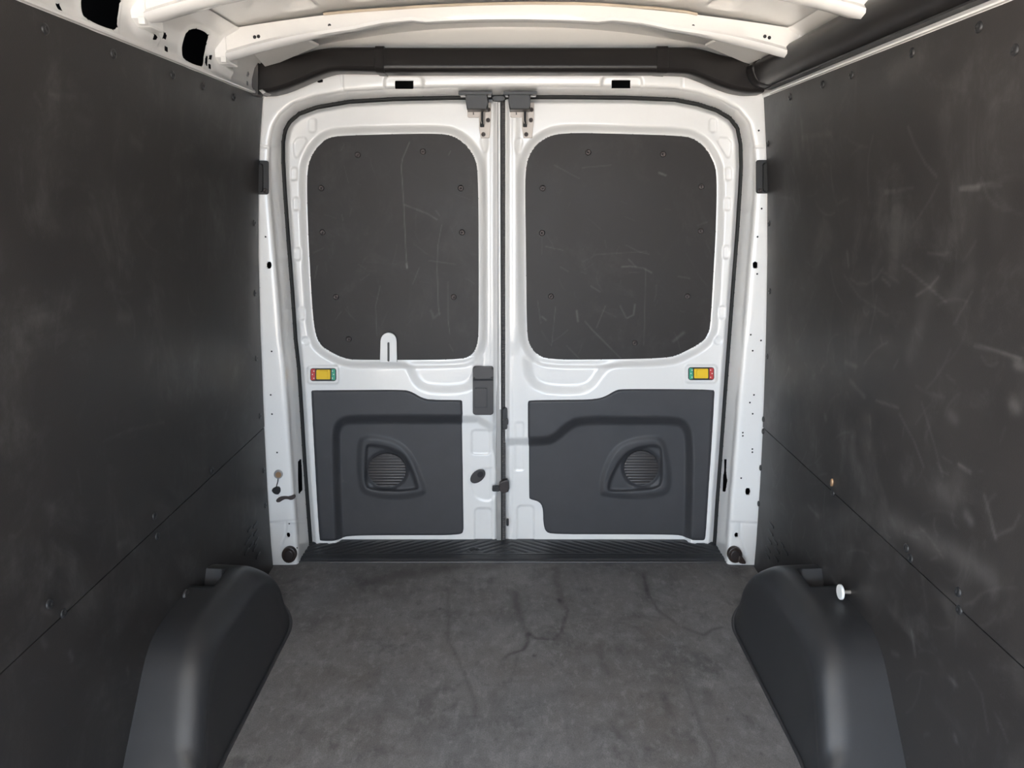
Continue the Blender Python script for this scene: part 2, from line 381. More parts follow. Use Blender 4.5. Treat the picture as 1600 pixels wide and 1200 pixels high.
def lashing_wall(side):
    nm = 'wall_left' if side < 0 else 'wall_right'
    s_ = side
    # white steel cant rail above the boards, with its pressed holes
    pts = [(wallx(s_, .0) + s_ * .02, .0), (wallx(s_, .5) + s_ * .02, .5), (wallx(s_, 1.0) + s_ * .02, 1.0), (XT[s_] + s_ * .020, 1.50), (XT[s_] + s_ * .012, 1.565),
           (XT[s_], 1.590), (XT[s_] - s_ * .004, 1.625), (XT[s_] - s_ * .014, 1.655), (XT[s_] - s_ * .036, 1.684), (XT[s_] - s_ * .075, 1.706)]
    pts = np.array(pts); L = np.r_[0, np.cumsum(np.hypot(*np.diff(pts, axis=0).T))]
    v0 = float(np.interp(1.545, pts[:, 1], L)); v1 = L[-1]
    vz = lambda z: float(np.interp(z, pts[:, 1], L))
    def cant(pyz):                                             # (Y, height) pairs to the sheet's own coordinates
        return [(y, vz(z)) for y, z in pyz]
    bows = (2.15, 1.70, 1.25, .80, .35, -.1)
    holes = []
    if side < 0:
        def hole(yc):
            return chaikin(cant([(yc - .068, 1.612), (yc - .056, 1.5965), (yc + .048, 1.598), (yc + .064, 1.612), (yc + .060, 1.658), (yc + .042, 1.675), (yc - .044, 1.672), (yc - .066, 1.655)]), 2)
        holes = [hole(y) for y in (1.985, 1.555, 1.10, .64)]
        for y, z in ((1.83, 1.632), (1.84, 1.607), (1.76, 1.617), (2.095, 1.632), (2.095, 1.610), (1.41, 1.64), (1.42, 1.60), (2.38, 1.632), (2.38, 1.608), (1.30, 1.63)):
            holes.append(np.array(cant([(y - .009, z - .005), (y + .007, z - .006), (y + .009, z + .005), (y - .007, z + .006)])))
        holes.append(chaikin(cant([(2.064, 1.612), (2.076, 1.606), (2.080, 1.63), (2.066, 1.634)]), 1))
    def mp(P):
        y, v = P[:, 0], P[:, 1]; X = np.interp(v, L, pts[:, 0]); Z = np.interp(v, L, pts[:, 1]); h = np.zeros(len(P))
        for b in bows:                                         # U-shaped ribs pressed in at the feet of the roof bows
            h += .013 * ridge(P, chaikin(cant([(b - .035, 1.70), (b - .03, 1.655), (b - .005, 1.624), (b + .05, 1.618), (b + .085, 1.618)]), 2, False), .011)
        if side < 0:
            for hh in holes[:4]: h += .004 * np.exp(-((np.abs(sdf(P, hh)) - .004) / .006) ** 2)
        h += .004 * sst((1.605 - Z) / .008) * (Z > 1.58)
        return np.column_stack([X - s_ * h, y, Z])
    out_ = np.array([(Y0, v0), (2.53, v0), (2.53, v1), (Y0, v1)])
    wl = relief(nm, out_, mp, .0055, M['paint'], holes=holes)
    tag(wl, 'dark plywood van wall under a white steel rail with oval holes' if side < 0 else 'scuffed dark plywood van wall under a long black duct', 'wall', kind='structure')
    ya = Y0 if side > 0 else DOOR_Y
    # plywood boards
    sf = scuffer(side)
    for z0, z1, off, nm2 in ((ZS, ZT, .002, 'lining_board'), (.0, ZS - .0035, .001, 'lining_board')):
        def mb(P, off=off): return np.column_stack([wallx(s_, P[:, 1]) - s_ * off, P[:, 0], P[:, 1]])
        b = relief(nm2, rrect(ya, z0, YE, z1), mb, .0048, M['lining'], wl, skirt=(s_ * (.014 + off), 0, 0), attrs={'scuff': sf})
        part_label(b, 'upper scuffed dark plywood board' if z0 > 0 else 'lower scuffed dark plywood board')
        SCREWS = {(-1, 1): [(68, 45), (175, 84), (268, 117), (315, 134), (364, 152), (396, 348), (397, 458), (399, 560), (405, 650), (240, 806), (75, 944), (330, 735)],
                  (-1, 0): [(411, 735), (414, 790), (245, 838), (98, 958)],
                  (1, 1): [(1532, 42), (1427, 82), (1332, 117), (1287, 132), (1236, 151), (1201, 224), (1203, 349), (1204, 455), (1200, 557), (1194, 655), (1499, 925), (1418, 856), (1588, 78)],
                  (1, 0): [(1193, 674), (1189, 731), (1186, 787), (1302, 770), (1500, 953), (1424, 872)]}[(side, int(z0 > 0))]
        for px, py in SCREWS:
            p = UL(px, py, side); p[0] -= s_ * (off - .0005)
            dome('screw', p, (-s_, 0, .05), .010, .004, M['black'], b)
        if z0 == 0:                                            # pressed louvre slots by the rear edge
            ls = [(1206, 820), (1205, 832), (1203, 845), (1201, 858), (1215, 860), (1222, 850), (1213, 872), (1228, 862), (1200, 868), (1212, 846)] if side > 0 else \
                 [(398, 820), (399, 832), (400, 845), (398, 856), (390, 826), (391, 838), (392, 852), (386, 846), (385, 862), (403, 868)]
            for px, py in ls:
                p = UL(px, py, side); d = Vector((0, 1, .04)).normalized(); a = Vector(p) + Vector((-s_ * .0035, 0, 0))
                n = Vector((0, -d.z, d.y)); q = [a + d * .024 * i + n * .0050 * j for i, j in ((-1, -.4), (-.8, -1), (.8, -1), (1, -.4), (1, .4), (.8, 1), (-.8, 1), (-1, .4))]
                solid('louvre_slot', q, (s_ * .006, 0, 0), M['black'], b, .0015, 1)
    # folded lip of the rail that shows as a pale line along the top of the board
    lipy = (Y0, 2.50) if side < 0 else (Y0, 2.44)
    x = XT[s_] - s_ * .008
    loft('rail_lip', [[(x + s_ * .014, y, ZT + .001), (x - s_ * .003, y, ZT + .001), (x - s_ * .004, y, ZT + .004), (x - s_ * .002, y, ZT + .009), (x + s_ * .014, y, ZT + .010)] for y in np.linspace(*lipy, 4)], M['paint'], wl)
    # outer skin, added dark to block light leaks, and the doorway's frame
    xo = s_ * .985
    def slab(n, y0, y1, z0, z1, x0, x1, m):
        solid(n, [(x0, y0, z0), (x0, y1, z0), (x0, y1, z1), (x0, y0, z1)], (x1 - x0, 0, 0), m, wl)
    if side > 0: slab('blackout_skin', Y0, 2.86, -.03, 1.93, xo, xo + s_ * .01, M['void'])
    else:                                                      # the sliding side door stands open in front of the part in view
        xi = s_ * .872
        slab('blackout_skin', DOOR_Y, 2.86, -.03, 1.93, xo, xo + s_ * .01, M['void']); slab('blackout_skin', Y0, DOOR_Y, 1.62, 1.93, xo, xo + s_ * .01, M['void'])
        slab('blackout_skin', Y0, -.25, -.03, 1.62, xo, xo + s_ * .01, M['void'])
        slab('doorway_pillar', DOOR_Y - .03, DOOR_Y, 0, 1.62, xi, xo, M['paint']); slab('doorway_pillar', -.28, -.25, 0, 1.62, xi, xo, M['paint'])
        slab('doorway_header', -.25, DOOR_Y, 1.56, 1.62, s_ * .80, xo, M['paint'])
    return wl
WL, WR = lashing_wall(-1), lashing_wall(1)

# ------------------------------------------------------------------ ceiling: roof sheet with swages, roof bows, dark outer skin against light leaks
def roofz(x): return 1.778 - .068 * (np.abs(x) / .70) ** 2.2
def roofmap(P):
    x, y = P[:, 0], P[:, 1]; z = roofz(x)
    for xc in (-.52, -.36, -.18, 0, .18, .36, .52):
        z = z + .014 * sst((.035 - np.abs(x - xc)) / .014) * sst((2.09 - y) / .03) * sst((np.abs(y - 1.70) - .07) / .03)
    return np.column_stack([x, y, z])
ce = relief('ceiling', rrect(-.715, Y0, .715, 2.50), roofmap, .011, M['paint'])
tag(ce, 'white ribbed steel roof of the van with cross bows', 'ceiling', kind='structure')
solid('blackout_skin', [(-1, Y0, 1.92), (1, Y0, 1.92), (1, 2.87, 1.92), (-1, 2.87, 1.92)], (0, 0, .01), M['void'], ce)
def bow(yf, rear):
    xs = np.linspace(-.728, .728, 41); rings = []
    for x in xs:
        u = abs(x) / .72; zb = 1.727 - .088 * u ** 2.3; zt = 1.764 - .062 * u ** 1.75
        fl = .010 * sst((u - .62) / .2)                       # the lower flange swells out towards the feet
        sc = .006 * (sst((abs(abs(x) - .30) - .05) / .03) - 1)  # shallow cut-outs in the lower edge
        zb -= sc
        rings.append([(x, yf, zt), (x, yf - .002, zb + .014), (x, yf - .006 - fl, zb + .004), (x, yf - .002 - fl, zb - .003), (x, yf + .012, zb - .004 - fl * .5), (x, yf + .07, zb + .004),
                      (x, yf + .085, zb + .010), (x, yf + .09, zt), (x, yf + .045, zt + .004)])
    b = loft('roof_bow', rings, M['paint'], ce, smooth=.9)
    for s in (-1, 1):                                         # foot brackets
        X = s * .728
        solid('bow_foot', [(X, yf - .004, 1.700), (X, yf - .004, 1.634), (X, yf + .02, 1.622), (X, yf + .075, 1.622), (X, yf + .075, 1.700)], (s * .030, 0, 0), M['paint'], b, .004)
        solid('foot_tab', [(X + s * .002, yf - .008, 1.636), (X + s * .002, yf - .008, 1.622), (X + s * .016, yf - .008, 1.622), (X + s * .016, yf - .008, 1.636)], (0, .012, 0), M['paint'], b, .002)
    return b
RB = bow(2.112, True)
for y in (1.665, 1.215, .765, .315, -.135): bow(y, False)
for px, py in ((398, 58), (404, 57), (515, 40), (631, 25), (744, 23), (796, 22), (803, 22), (856, 23), (967, 26), (1083, 41), (1195, 57), (1202, 59)):
    p = UY(px, py, 2.111); dome('hole_dark_disc', p, (0, -1, 0), .0045, .0015, M['void'], RB)  # near-black discs painted as the shade inside the bow's holes
tube('sealant_bead', [UY(a, b, 2.106) + (0, .002, 0) for a, b in ((505, 21.5), (560, 16.5), (620, 12.5), (662, 9.6), (720, 7), (780, 5.2), (830, 4.5), (900, 5), (940, 6.5), (1024, 12.5), (1075, 18.5), (1090, 22))], .0036, M['sealant'], RB, 8)
for s in (-1, 1):                                             # corner gussets between the rear bow and the side rail
    solid('gusset', [(s * .60, 2.20, 1.716), (s * .715, 2.20, 1.688), (s * .735, 2.46, 1.660), (s * .56, 2.40, 1.712)], (0, 0, .006), M['paint'], ce, .002)

# ------------------------------------------------------------------ rear frame: pillars and header round the doors
YP, YD = 2.53, 2.70                                           # front of the pillars, inner face of the doors
def offs(poly, d):                                            # grow (+) or shrink (-) an outline
    p = np.asarray(poly, float); a = p - np.roll(p, 1, 0); b = np.roll(p, -1, 0) - p
    n = lambda v: np.stack([v[:, 1], -v[:, 0]], -1) / np.maximum(np.linalg.norm(v, axis=1, keepdims=True), 1e-9)
    m = n(a) + n(b); m /= np.maximum((m * m).sum(1, keepdims=True) / 2, .35)
    x, y = p.T; s = np.sign(np.sum(x * np.roll(y, -1) - np.roll(x, -1) * y)); return p + m * d * s
GL = [(487, 905), (485, 852), (481, 800), (475.5, 725), (471, 650), (466, 575), (461, 530), (456, 455), (450, 380), (444.5, 305), (441.5, 250), (441.5, 222), (445, 203), (452, 190), (467, 177), (494, 167), (546, 158), (615, 154), (700, 152), (787, 151)]
GR = [(787, 151), (880, 151), (980, 152), (1054, 155), (1090, 162), (1120, 171.5), (1141, 184), (1153, 200), (1158, 225), (1159, 260), (1157, 299), (1152.6, 367), (1146, 450), (1140, 532), (1133, 626), (1127, 710), (1121, 789), (1117, 852), (1114, 905)]
OPEN = np.array(GL + GR[1:]); OPEN_O = offs(OPEN, 2.6)
OPEN_O[0, 1] = OPEN_O[-1, 1] = 925
HEAD_POCK = [rrect(601, 118, 661, 144, 9), rrect(940, 119, 1003, 145, 9)]
SEAMS = [[(534, 112), (535, 138), (546, 152)], [(1067, 112), (1066, 146)], [(402, 229), (440, 230)], [(1160, 230), (1200, 229)], [(420, 817), (480, 812)], [(1124, 815), (1186, 818)], [(447, 817), (446, 836), (440, 850)], [(1157, 817), (1157, 840), (1166, 865)]]
def frame_map(P):
    px, py = P.T; s = sdf(P, OPEN_O); wd = np.interp(py, [150, 300, 575, 850], [13, 20, 18, 17])
    q = (wd - s) / wd; d = YP + .150 * .5 * (q + np.sqrt(q * q + .03))
    d = d - .055 * sst((84 - py) / 46)
    for h in HEAD_POCK: d = d + .010 * inside(P, h, 6)
    for l in SEAMS: d = d + .0035 * ridge(P, l, 1.3)
    d = d + .004 * inside(P, rrect(395, 817, 478, 905), 3) + .004 * inside(P, rrect(1128, 817, 1200, 905), 3)
    return UY(px, py, d)
FH = [rrect(617, 126, 646, 139, 1.5), rrect(955.5, 125, 985, 138, 1.5), ell(420.5, 414.5, 4, 5.5), ell(1180, 414, 4, 5.5), ell(1168.5, 768, 4, 5.5), ell(450.5, 836, 2.9, 4), ell(1150.5, 836, 2.7, 4),
      ell(500, 126.5, 5, 2.8, -8), ell(1099.5, 126, 5, 2.8, 8),
      np.array([(465, 722), (470.5, 716), (472, 740), (472.5, 766), (466, 773), (465, 745)]), np.array([(1131.5, 717), (1136, 718), (1135, 737), (1137, 752), (1134, 770), (1129, 768), (1130, 745), (1131.5, 735)])]
wr = relief('wall_rear', np.array([(376, 36), (1226, 36), (1226, 908), (1100, 908), (500, 908), (376, 908)]), frame_map, 1.6, M['paint'], holes=[OPEN_O] + FH, skirt=(0, .005, 0))
tag(wr, 'white steel door frame of pillars and header round the rear doors', 'frame', kind='structure')
solid('blackout_skin', [(-1, 2.82, -.05), (1, 2.82, -.05), (1, 2.82, 1.93), (-1, 2.82, 1.93)], (0, .04, 0), M['void'], wr)  # dark backing added so gaps and holes look black and leak no light
tube('door_seal', UY(OPEN[:, 0], OPEN[:, 1], YD + .006)[1:-1], .0085, M['rubber'], wr, 10)
def on_frame(px, py): return frame_map(np.array([[px, py]], float))[0]
for px, py in ((415, 370), (424.5, 549), (423, 617), (425, 647), (433, 707), (1190, 326), (1183.5, 370), (1183, 428), (1173, 523), (1189, 532), (1176, 548), (1178, 617), (1171.6, 629), (1176, 646.5), (1160.6, 676), (1160.6, 681),
               (1175.5, 701.6), (1175.5, 706.5), (1158, 747), (1185.5, 204), (464, 856), (452, 818), (1131, 650), (1147, 400)):
    dome('rivet_hole_disc', on_frame(px, py) + (0, -.0004, 0), (0, -1, 0), .0030, .001, M['void'], wr)  # dark domes stand for the shade inside small frame holes
for poly, inner in ((rrect(396, 251, 419.5, 304, 4), rrect(396, 256, 410, 300, 3)), (rrect(1181.5, 250, 1208, 302.5, 4), rrect(1193, 254, 1208, 300, 4))):
    hc = plate('hinge_cover', poly, YP, .004, M['black'], wr, .003)
    plate('hinge_knuckle', inner, YP, .014, M['rubber'], hc, .004)
    cx = 414.5 if poly[:, 0].mean() < 800 else 1187
    dome('hinge_bolt', UY(cx, 298, YP - .004), (0, -1, 0), .0075, .004, M['bolt'], hc)
chip = chaikin([(431, 781), (437, 776), (445, 775), (452, 776), (461, 772), (462, 778), (455, 782), (447, 779), (441, 782), (437, 785), (432, 785)], 1)
part_label(plate('paint_chip', chip, YP + .0035, .004, M['chip'], wr, .0005), 'brown patch of bare metal scraped through the paint')

# lashing points low on the pillars
for px, py, lab in ((451, 868, 'round rusty brown lashing cap on the pillar with the scraped paint'), (1149, 868, 'round rusty brown lashing cap on the pillar without scraped paint')):
    p = UY(px, py, YP - .001); base = YP + .006
    rim = plate('lashing_cap', ell(px, py, 11.5, 12.5), base, .016, M['brown'], None, .004)
    tag(rim, lab, 'lashing cap', 'lashing caps on the rear pillars')
    plate('cap_centre', ell(px, py + .5, 7, 8), base - .016, .005, M['bolt'], rim, .003)
    if px > 800: plate('cap_tongue', chaikin([(1156, 866), (1163, 874), (1167, 882), (1158, 882), (1153, 878)], 1), base, .024, M['brown'], rim, .004)
en = plate('threaded_insert', ell(434.5, 741.5, 7, 7), YP + .002, .006, M['alu'], None, .002)
tag(en, 'round copper coloured threaded insert in the white pillar', 'insert')
plate('insert_bore', ell(434.8, 742, 4.6, 4.6), YP - .004, .001, M['copper'], en, .0005)
pl = plate('rubber_plug', chaikin([(423, 766), (430, 762), (436, 763), (437, 770), (434, 774), (427, 772)], 1), YP + .002, .016, M['rubber'], None, .004)
tag(pl, 'black rubber plug hanging by a thin tether from the pillar', 'plug')
tube('tether', [UY(x, y, YP - .005) for x, y in ((434.5, 748), (434, 753), (432.5, 758), (431, 764))], .0016, M['rubber'], pl, 8)

# ------------------------------------------------------------------ the two rear doors
WINL = chaikin([(532, 212), (610, 209.5), (684, 208.5), (708, 212), (728, 226), (742, 246), (747, 268), (748, 380), (748, 505), (747, 537), (737, 556), (716, 562.5), (560, 562.5), (540, 561), (518, 551), (500, 539), (492, 520), (487.5, 480), (482, 380), (479.5, 305), (480, 262), (488, 240), (502, 223), (514, 215)], 2)
WINR = chaikin([(877, 207), (970, 209), (1066, 212), (1086, 217), (1104, 233), (1116, 254), (1120.5, 276), (1119, 354), (1114.5, 436), (1110.5, 505), (1107, 522), (1096, 536), (1062, 554), (1040, 560), (940, 562), (856, 562), (838, 553), (828, 540), (823, 522), (822, 400), (820.5, 312), (821, 262), (829, 237), (848, 217)], 2)
TRL = chaikin([(484.5, 613), (484.5, 609), (490, 608), (560, 607.5), (632, 607), (645, 611), (660, 620), (674, 623), (717, 623), (723, 624), (724.5, 630), (726, 720), (727.5, 815), (727.5, 832), (720, 839.5), (640, 839.5), (548, 840), (534, 843.5), (526, 847), (500, 847), (497, 843), (490, 720)], 2)
TRR = chaikin([(823, 640), (823, 626), (828, 623.5), (880, 623), (924, 622.5), (943, 619), (961, 608), (972, 606), (1040, 606), (1112, 607), (1118, 609), (1118, 618), (1114, 690), (1108.5, 770), (1104.5, 838), (1102, 846), (1094, 846), (1081, 846), (1068, 841), (1054, 838.5), (950, 838), (865, 838), (850, 834), (845.5, 818), (845.5, 798), (842, 787), (829, 783.5), (824, 781), (823.5, 772)], 2)
RECL = chaikin([(800, 655), (660, 655), (548, 655), (533, 659), (525, 672), (525, 700), (527, 780), (532, 900), (800, 900)], 2)
RECR = chaikin([(760, 690), (850, 690), (868, 684), (886, 667), (905, 657), (980, 657), (1056, 657), (1070, 664), (1077, 682), (1077, 760), (1073, 900), (760, 900)], 2)
POOLL = chaikin([(628, 552), (641, 575), (650, 596), (664, 606), (690, 609), (728, 607), (741, 596), (747, 575), (749, 552)], 2)
POOLR = chaikin([(822, 552), (824, 580), (832, 597), (848, 607), (875, 610), (910, 609), (925, 601), (937, 583), (950, 570), (985, 556)], 2)
SPLo = chaikin([(563, 690), (568, 684), (580, 682), (612, 688), (633, 700), (648, 723), (663, 763), (662, 771), (626, 778), (578, 773), (564, 764), (560, 726)], 2)
SPLi = chaikin([(572, 702), (574, 695), (583, 695), (606, 699), (628, 708), (639, 723), (653, 760), (651, 765), (620, 768), (578, 765), (571, 758), (570, 735)], 2)
SPRo = chaikin([(939, 768), (942, 740), (957, 707), (976, 691), (1010, 684), (1033, 685), (1039, 703), (1046, 736), (1045, 765), (1032, 773), (990, 777), (944, 773)], 2)
SPRi = chaikin([(950, 765), (952, 750), (968, 718), (986, 702), (1016, 695), (1033, 697), (1034.5, 718), (1035, 752), (1028, 763), (990, 767), (956, 768)], 2)
BOSSL = [(ell(477.5, 533, 6.5, 6.5), .002)] + [(rrect(x - 5, y - 10, x + 5, y + 10, 4), .003) for x, y in ((459.5, 272), (462.5, 319), (465, 397), (471, 490))] + [
    (chaikin([(458, 216), (483, 214), (470, 238), (464, 248), (459, 244)], 1), .0025), (rrect(482, 185, 494, 207, 5), .0025),
    (rrect(737, 672, 766, 710, 5), .0025), (rrect(742, 794, 768, 850, 6), .003), (chaikin([(735, 760), (740, 735), (758, 732), (776, 730), (776, 783), (745, 782)], 2), .002),
    (rrect(480.5, 571.5, 529, 599.5, 5), -.0035), (chaikin([(750, 214), (764, 214), (760, 240), (754, 236)], 1), .002)]
BOSSR = [(ell(1122, 532, 6.5, 6.5), .002)] + [(rrect(x - 5, y - 10, x + 5, y + 10, 4), .003) for x, y in ((1138, 272), (1136.5, 319), (1134.5, 394), (1128.5, 488))] + [
    (chaikin([(1118, 214), (1143, 216), (1142, 244), (1136, 248), (1130, 238)], 1), .0025), (rrect(1108, 185, 1120, 207, 5), .0025),
    (rrect(808, 790, 834, 850, 6), .003), (rrect(805, 660, 818, 735, 3), .0015), (rrect(1071, 570.5, 1120, 598.5, 5), -.0035), (chaikin([(804, 216), (818, 216), (812, 240), (806, 240)], 1), .002)]
SCL = [([(538, 225), (533, 235)], .8, .2), ([(640, 222), (629, 248), (627, 260), (631, 320), (634, 390), (636, 418)], .9, .75), ([(632, 320), (648, 326), (668, 334), (683, 343)], 1.4, .55), ([(681, 329), (687, 337)], .9, .4), ([(690, 352), (684, 385), (683, 420), (685, 480), (687, 492)], .9, .45),
       ([(594, 447), (587, 478), (589, 525)], 1.0, .35), ([(700, 440), (700, 500), (703, 522)], .8, .4), ([(655, 418), (645, 444)], .9, .3), ([(673, 485), (678, 497), (686, 490)], 2.4, .25), ([(533, 487), (524, 500)], .9, .3), ([(496, 415), (492, 435)], 1.0, .35),
       ([(670, 407), (712, 413)], 1.2, .28), ([(534, 335), (536, 345)], 1, .25), ([(505, 388), (490, 395)], 1.6, .2), ([(704, 236), (701, 242)], .8, .4), ([(635, 412), (636, 419)], 1.6, .7), ([(702, 538), (708, 549)], 1, .4)]
SCR = [([(1030, 270), (1040, 274)], 2.0, .9), ([(866, 258), (885, 268), (905, 279)], 1.0, .35), ([(910, 262), (955, 258)], 1.0, .35), ([(972, 417), (985, 416), (1005, 419), (1018, 426)], 1.6, .5), ([(982, 405), (993, 416)], 1.2, .4), ([(978, 383), (1000, 394), (1014, 397)], 1, .35),
       ([(928, 398), (1010, 393)], .9, .22), ([(901, 486), (903, 502)], 2.0, .55), ([(914, 502), (925, 515), (955, 545), (970, 560)], 1.1, .5), ([(946, 478), (932, 512)], .9, .35), ([(992, 476), (990, 492), (980, 497)], 1.6, .5), ([(969, 478), (978, 496)], 1.5, .35),
       ([(847, 495), (853, 500)], 1.6, .5), ([(1068, 520), (1052, 533)], 3.2, .4), ([(1009, 420), (1006, 540)], .9, .3), ([(852, 385), (880, 391)], 1, .35), ([(923, 447), (938, 456)], 1, .35), ([(868, 480), (862, 540)], .8, .35), ([(840, 470), (845, 505)], 1, .3), ([(876, 417), (888, 424)], 1.4, .3), ([(1060, 432), (1078, 435)], 1.4, .25), ([(885, 540), (905, 560)], 1, .35), ([(1090, 352), (1105, 347)], 1.6, .25)]
def px_scuff(lines, seed, box):
    r = np.random.default_rng(seed); extra = []
    for _ in range(40):
        x, y = r.uniform(box[0], box[1]), box[2] + (box[3] - box[2]) * r.beta(2, 1.3); a = r.normal(1.2, .8); L = r.uniform(6, 32)
        extra.append(([(x, y), (x + L * math.cos(a) * .5 + r.normal(0, 1), y + L * math.sin(a) * .5), (x + L * math.cos(a), y + L * math.sin(a))], .8, r.uniform(.05, .2)))
    def fn(P):
        v = np.zeros(len(P))
        for l, wd, s in lines + extra: v += .62 * s * ridge(P, l, max(wd * .8, .75))
        return np.minimum(v, 1)
    return fn
def make_door(nm, label, outline, win, trim, rec, pool, spo, spi, boss, grille, screws, scl, meet_x, side):
    dead = offs(trim, -7)
    def dm(P):
        px, py = P.T; d = np.full(len(P), YD)
        s = sdf(P, win); d += .024 * sst((15 - s) / 15)
        d += .016 * sst((8 + sdf(P, outline)) / 8)
        d += .017 * inside(P, pool, 20) * sst((s - 1) / 9)
        d += .032 * inside(P, rec, 14)
        for b, h in boss: d += 2.0 * h * inside(P, b, 3.0)
        mx = meet_x - px if side < 0 else px - meet_x
        d += .002 * np.exp(-((mx - 9) / 1.6) ** 2) - .006 * sst((24 - mx) / 9) * sst((560 - py) / 30)
        return UY(px, py, d)
    do = relief(nm, outline, dm, 1.6, M['paint'], holes=[win, dead], skirt=(0, .03, 0))
    tag(do, label, 'door', kind='structure')
    wp = relief('window_board', offs(win, 4), lambda P: UY(P[:, 0], P[:, 1], np.full(len(P), YD + .0262)), 1.5, M['winboard'], do, skirt=(0, .009, 0), attrs={'scuff': px_scuff(scl, 3 + side, (win[:, 0].min(), win[:, 0].max(), 230, 555))})
    part_label(wp, 'scratched dark plywood board closing the window')
    for x, y in screws: dome('screw', UY(x, y, YD + .0264), (0, -1, 0), .0105, .0055, M['bolt'], wp)
    def tm(P):
        px, py = P.T; d = np.full(len(P), YD - .007)
        d += .010 * sst((5 + sdf(P, trim)) / 5)
        d += .036 * inside(P, rec, 16)
        d -= .008 * inside(P, spo, 10); d += .016 * inside(P, spi, 9); d -= .004 * (inside(P, offs(spi, 2.5), 3) - inside(P, offs(spi, -.5), 3))
        d += .010 * inside(P, ell(grille[0], grille[1], grille[2] + 3, grille[3] + 3), 7)
        return UY(px, py, d)
    tp = relief('trim_panel', trim, tm, 1.6, M['trim'], do, skirt=(0, .02, 0))
    part_label(tp, 'charcoal moulded plastic panel with a speaker pocket')
    gx, gy, rx, ry = grille
    def gm(P): return UY(P[:, 0], P[:, 1], YD + .0355 - .007 * (1 - ((P[:, 0] - gx) / rx) ** 2 - ((P[:, 1] - gy) / ry) ** 2) + .0012 * np.sin((P[:, 1] - gy) * 2 * math.pi / 4.4))
    relief('speaker_grille', ell(gx, gy, rx, ry, n=40), gm, .9, M['handle'], tp, skirt=(0, .01, 0))
    return do
DL = np.vstack([np.array(offs(np.array(GL + [(777, 151), (777, 905)]), -2.6))[1:-3], [(774, 154.5), (777, 156), (777, 600), (775.5, 620), (775.5, 700), (779, 712), (780, 858), (487.5, 858)]])
DR = np.vstack([[(789.5, 858), (789.5, 156), (792, 154.5)], np.array(offs(np.array([(780, 905)] + [(780, 151)] + GR[1:]), -2.6))[3:-1], [(1114, 858)]])
D1 = make_door('door_1', 'white rear van door with a black pull handle and a boarded window', DL, WINL, TRL, RECL, POOLL, SPLo, SPLi, BOSSL, (604.5, 735, 29.5, 26.5),
               [(559, 242), (661, 237), (502, 294), (720, 294), (504, 363), (722, 363), (525, 464), (709, 464), (545, 530)], SCL, 777, -1)
D2 = make_door('door_2', 'white rear van door without a pull handle, its window boarded', DR, WINR, TRR, RECR, POOLR, SPRo, SPRi, BOSSR, (1002, 731, 26.5, 26.5),
               [(919, 238), (1036, 241), (848, 294), (1096, 292), (847, 364), (1095, 361), (861, 463), (1074, 463), (992, 536)], SCR, 789.5, 1)
# meeting edge and ribbed weatherstrip between the doors
plate('edge_flange', [(775, 156), (783, 156), (784, 858), (776, 858)], YD + .03, .006, M['alu'], D1, .001)
plate('edge_bead', [(778.6, 160), (781.4, 160), (783, 640), (780.2, 640)], YD + .024, .006, M['paint'], D1, .002)
ws = relief('weatherstrip', np.array([(783.2, 158), (789.4, 158), (789.8, 640), (790, 860), (785, 860), (784.3, 640)]),
            lambda P: UY(P[:, 0], P[:, 1], YD + .022 + .0016 * np.sin(P[:, 1] * 2 * math.pi / 3.0) + .004 * np.abs((P[:, 0] - 786.5) / 3)), .75, M['ribbed'], D2, skirt=(0, .02, 0))
plate('weatherstrip_lip', [(782.0, 158), (783.6, 158), (784.8, 858), (782.8, 858)], YD + .03, .010, M['rubber'], D2)
def blk(nm, x0, y0, x1, y1, Y, t, m, p, r=2, bev=.002): return plate(nm, rrect(x0, y0, x1, y1, r), Y, t, m, p, bev)
blk('rod_guide', 786, 638, 792.5, 671, YD + .02, .020, M['black'], D1, 2)
blk('rod_guide', 787.5, 655, 794, 664, YD + .02, .026, M['black'], D1, 2)
lk = plate('lock_striker', chaikin([(779, 757), (785, 752), (795, 750), (796, 768), (788, 771), (780, 768)], 1), YD + .02, .022, M['bolt'], D1, .003)
blk('striker_pin', 769, 761, 781, 768, YD + .02, .018, M['black'], lk, 1.5)
blk('door_buffer', 791, 812, 795, 822, YD + .01, .012, M['black'], D2, 1.5)

# pull handle of the door
h = blk('pull_handle', 738.7, 573, 771, 648.5, YD + .004, .016, M['handle'], D1, 4, .004)
blk('handle_hood', 739.2, 574, 770.5, 592, YD - .012, .012, M['handle'], h, 3, .006)
blk('handle_shadow', 739.4, 591.5, 770.2, 595, YD - .012, .0006, M['void'], h, .5, 0)  # thin dark strip painted as the shadow line under the hood
blk('handle_recess', 741, 605, 762, 637.5, YD - .012, .0006, M['black'], h, 1.5, 0)
blk('handle_paddle', 742.6, 606.5, 760, 635.5, YD - .0126, .004, M['handle'], h, 1.5, .0015)
# white tab with a black rod in front of the window board
tb = plate('pull_tab', np.vstack([ell(607, 532.5, 12.4, 12.6, n=28)[14:], [(619.4, 533), (620.5, 566), (593.5, 566), (594.6, 533)]]), YD + .015, .006, M['white'], D1, .002)
part_label(tb, 'white rounded tab with a thin black rod')
blk('rod', 605.3, 535, 608.3, 565, YD + .009, .004, M['black'], tb, 1.4, .001)
# door bottom grommet
gr = plate('grommet', ell(746.5, 745, 13.5, 8.5, -38), YD + .028, .007, M['handle'], D1, .003)
plate('grommet_bore', ell(750.5, 741.5, 5, 4.4, -38), YD + .021, .001, M['void'], gr)

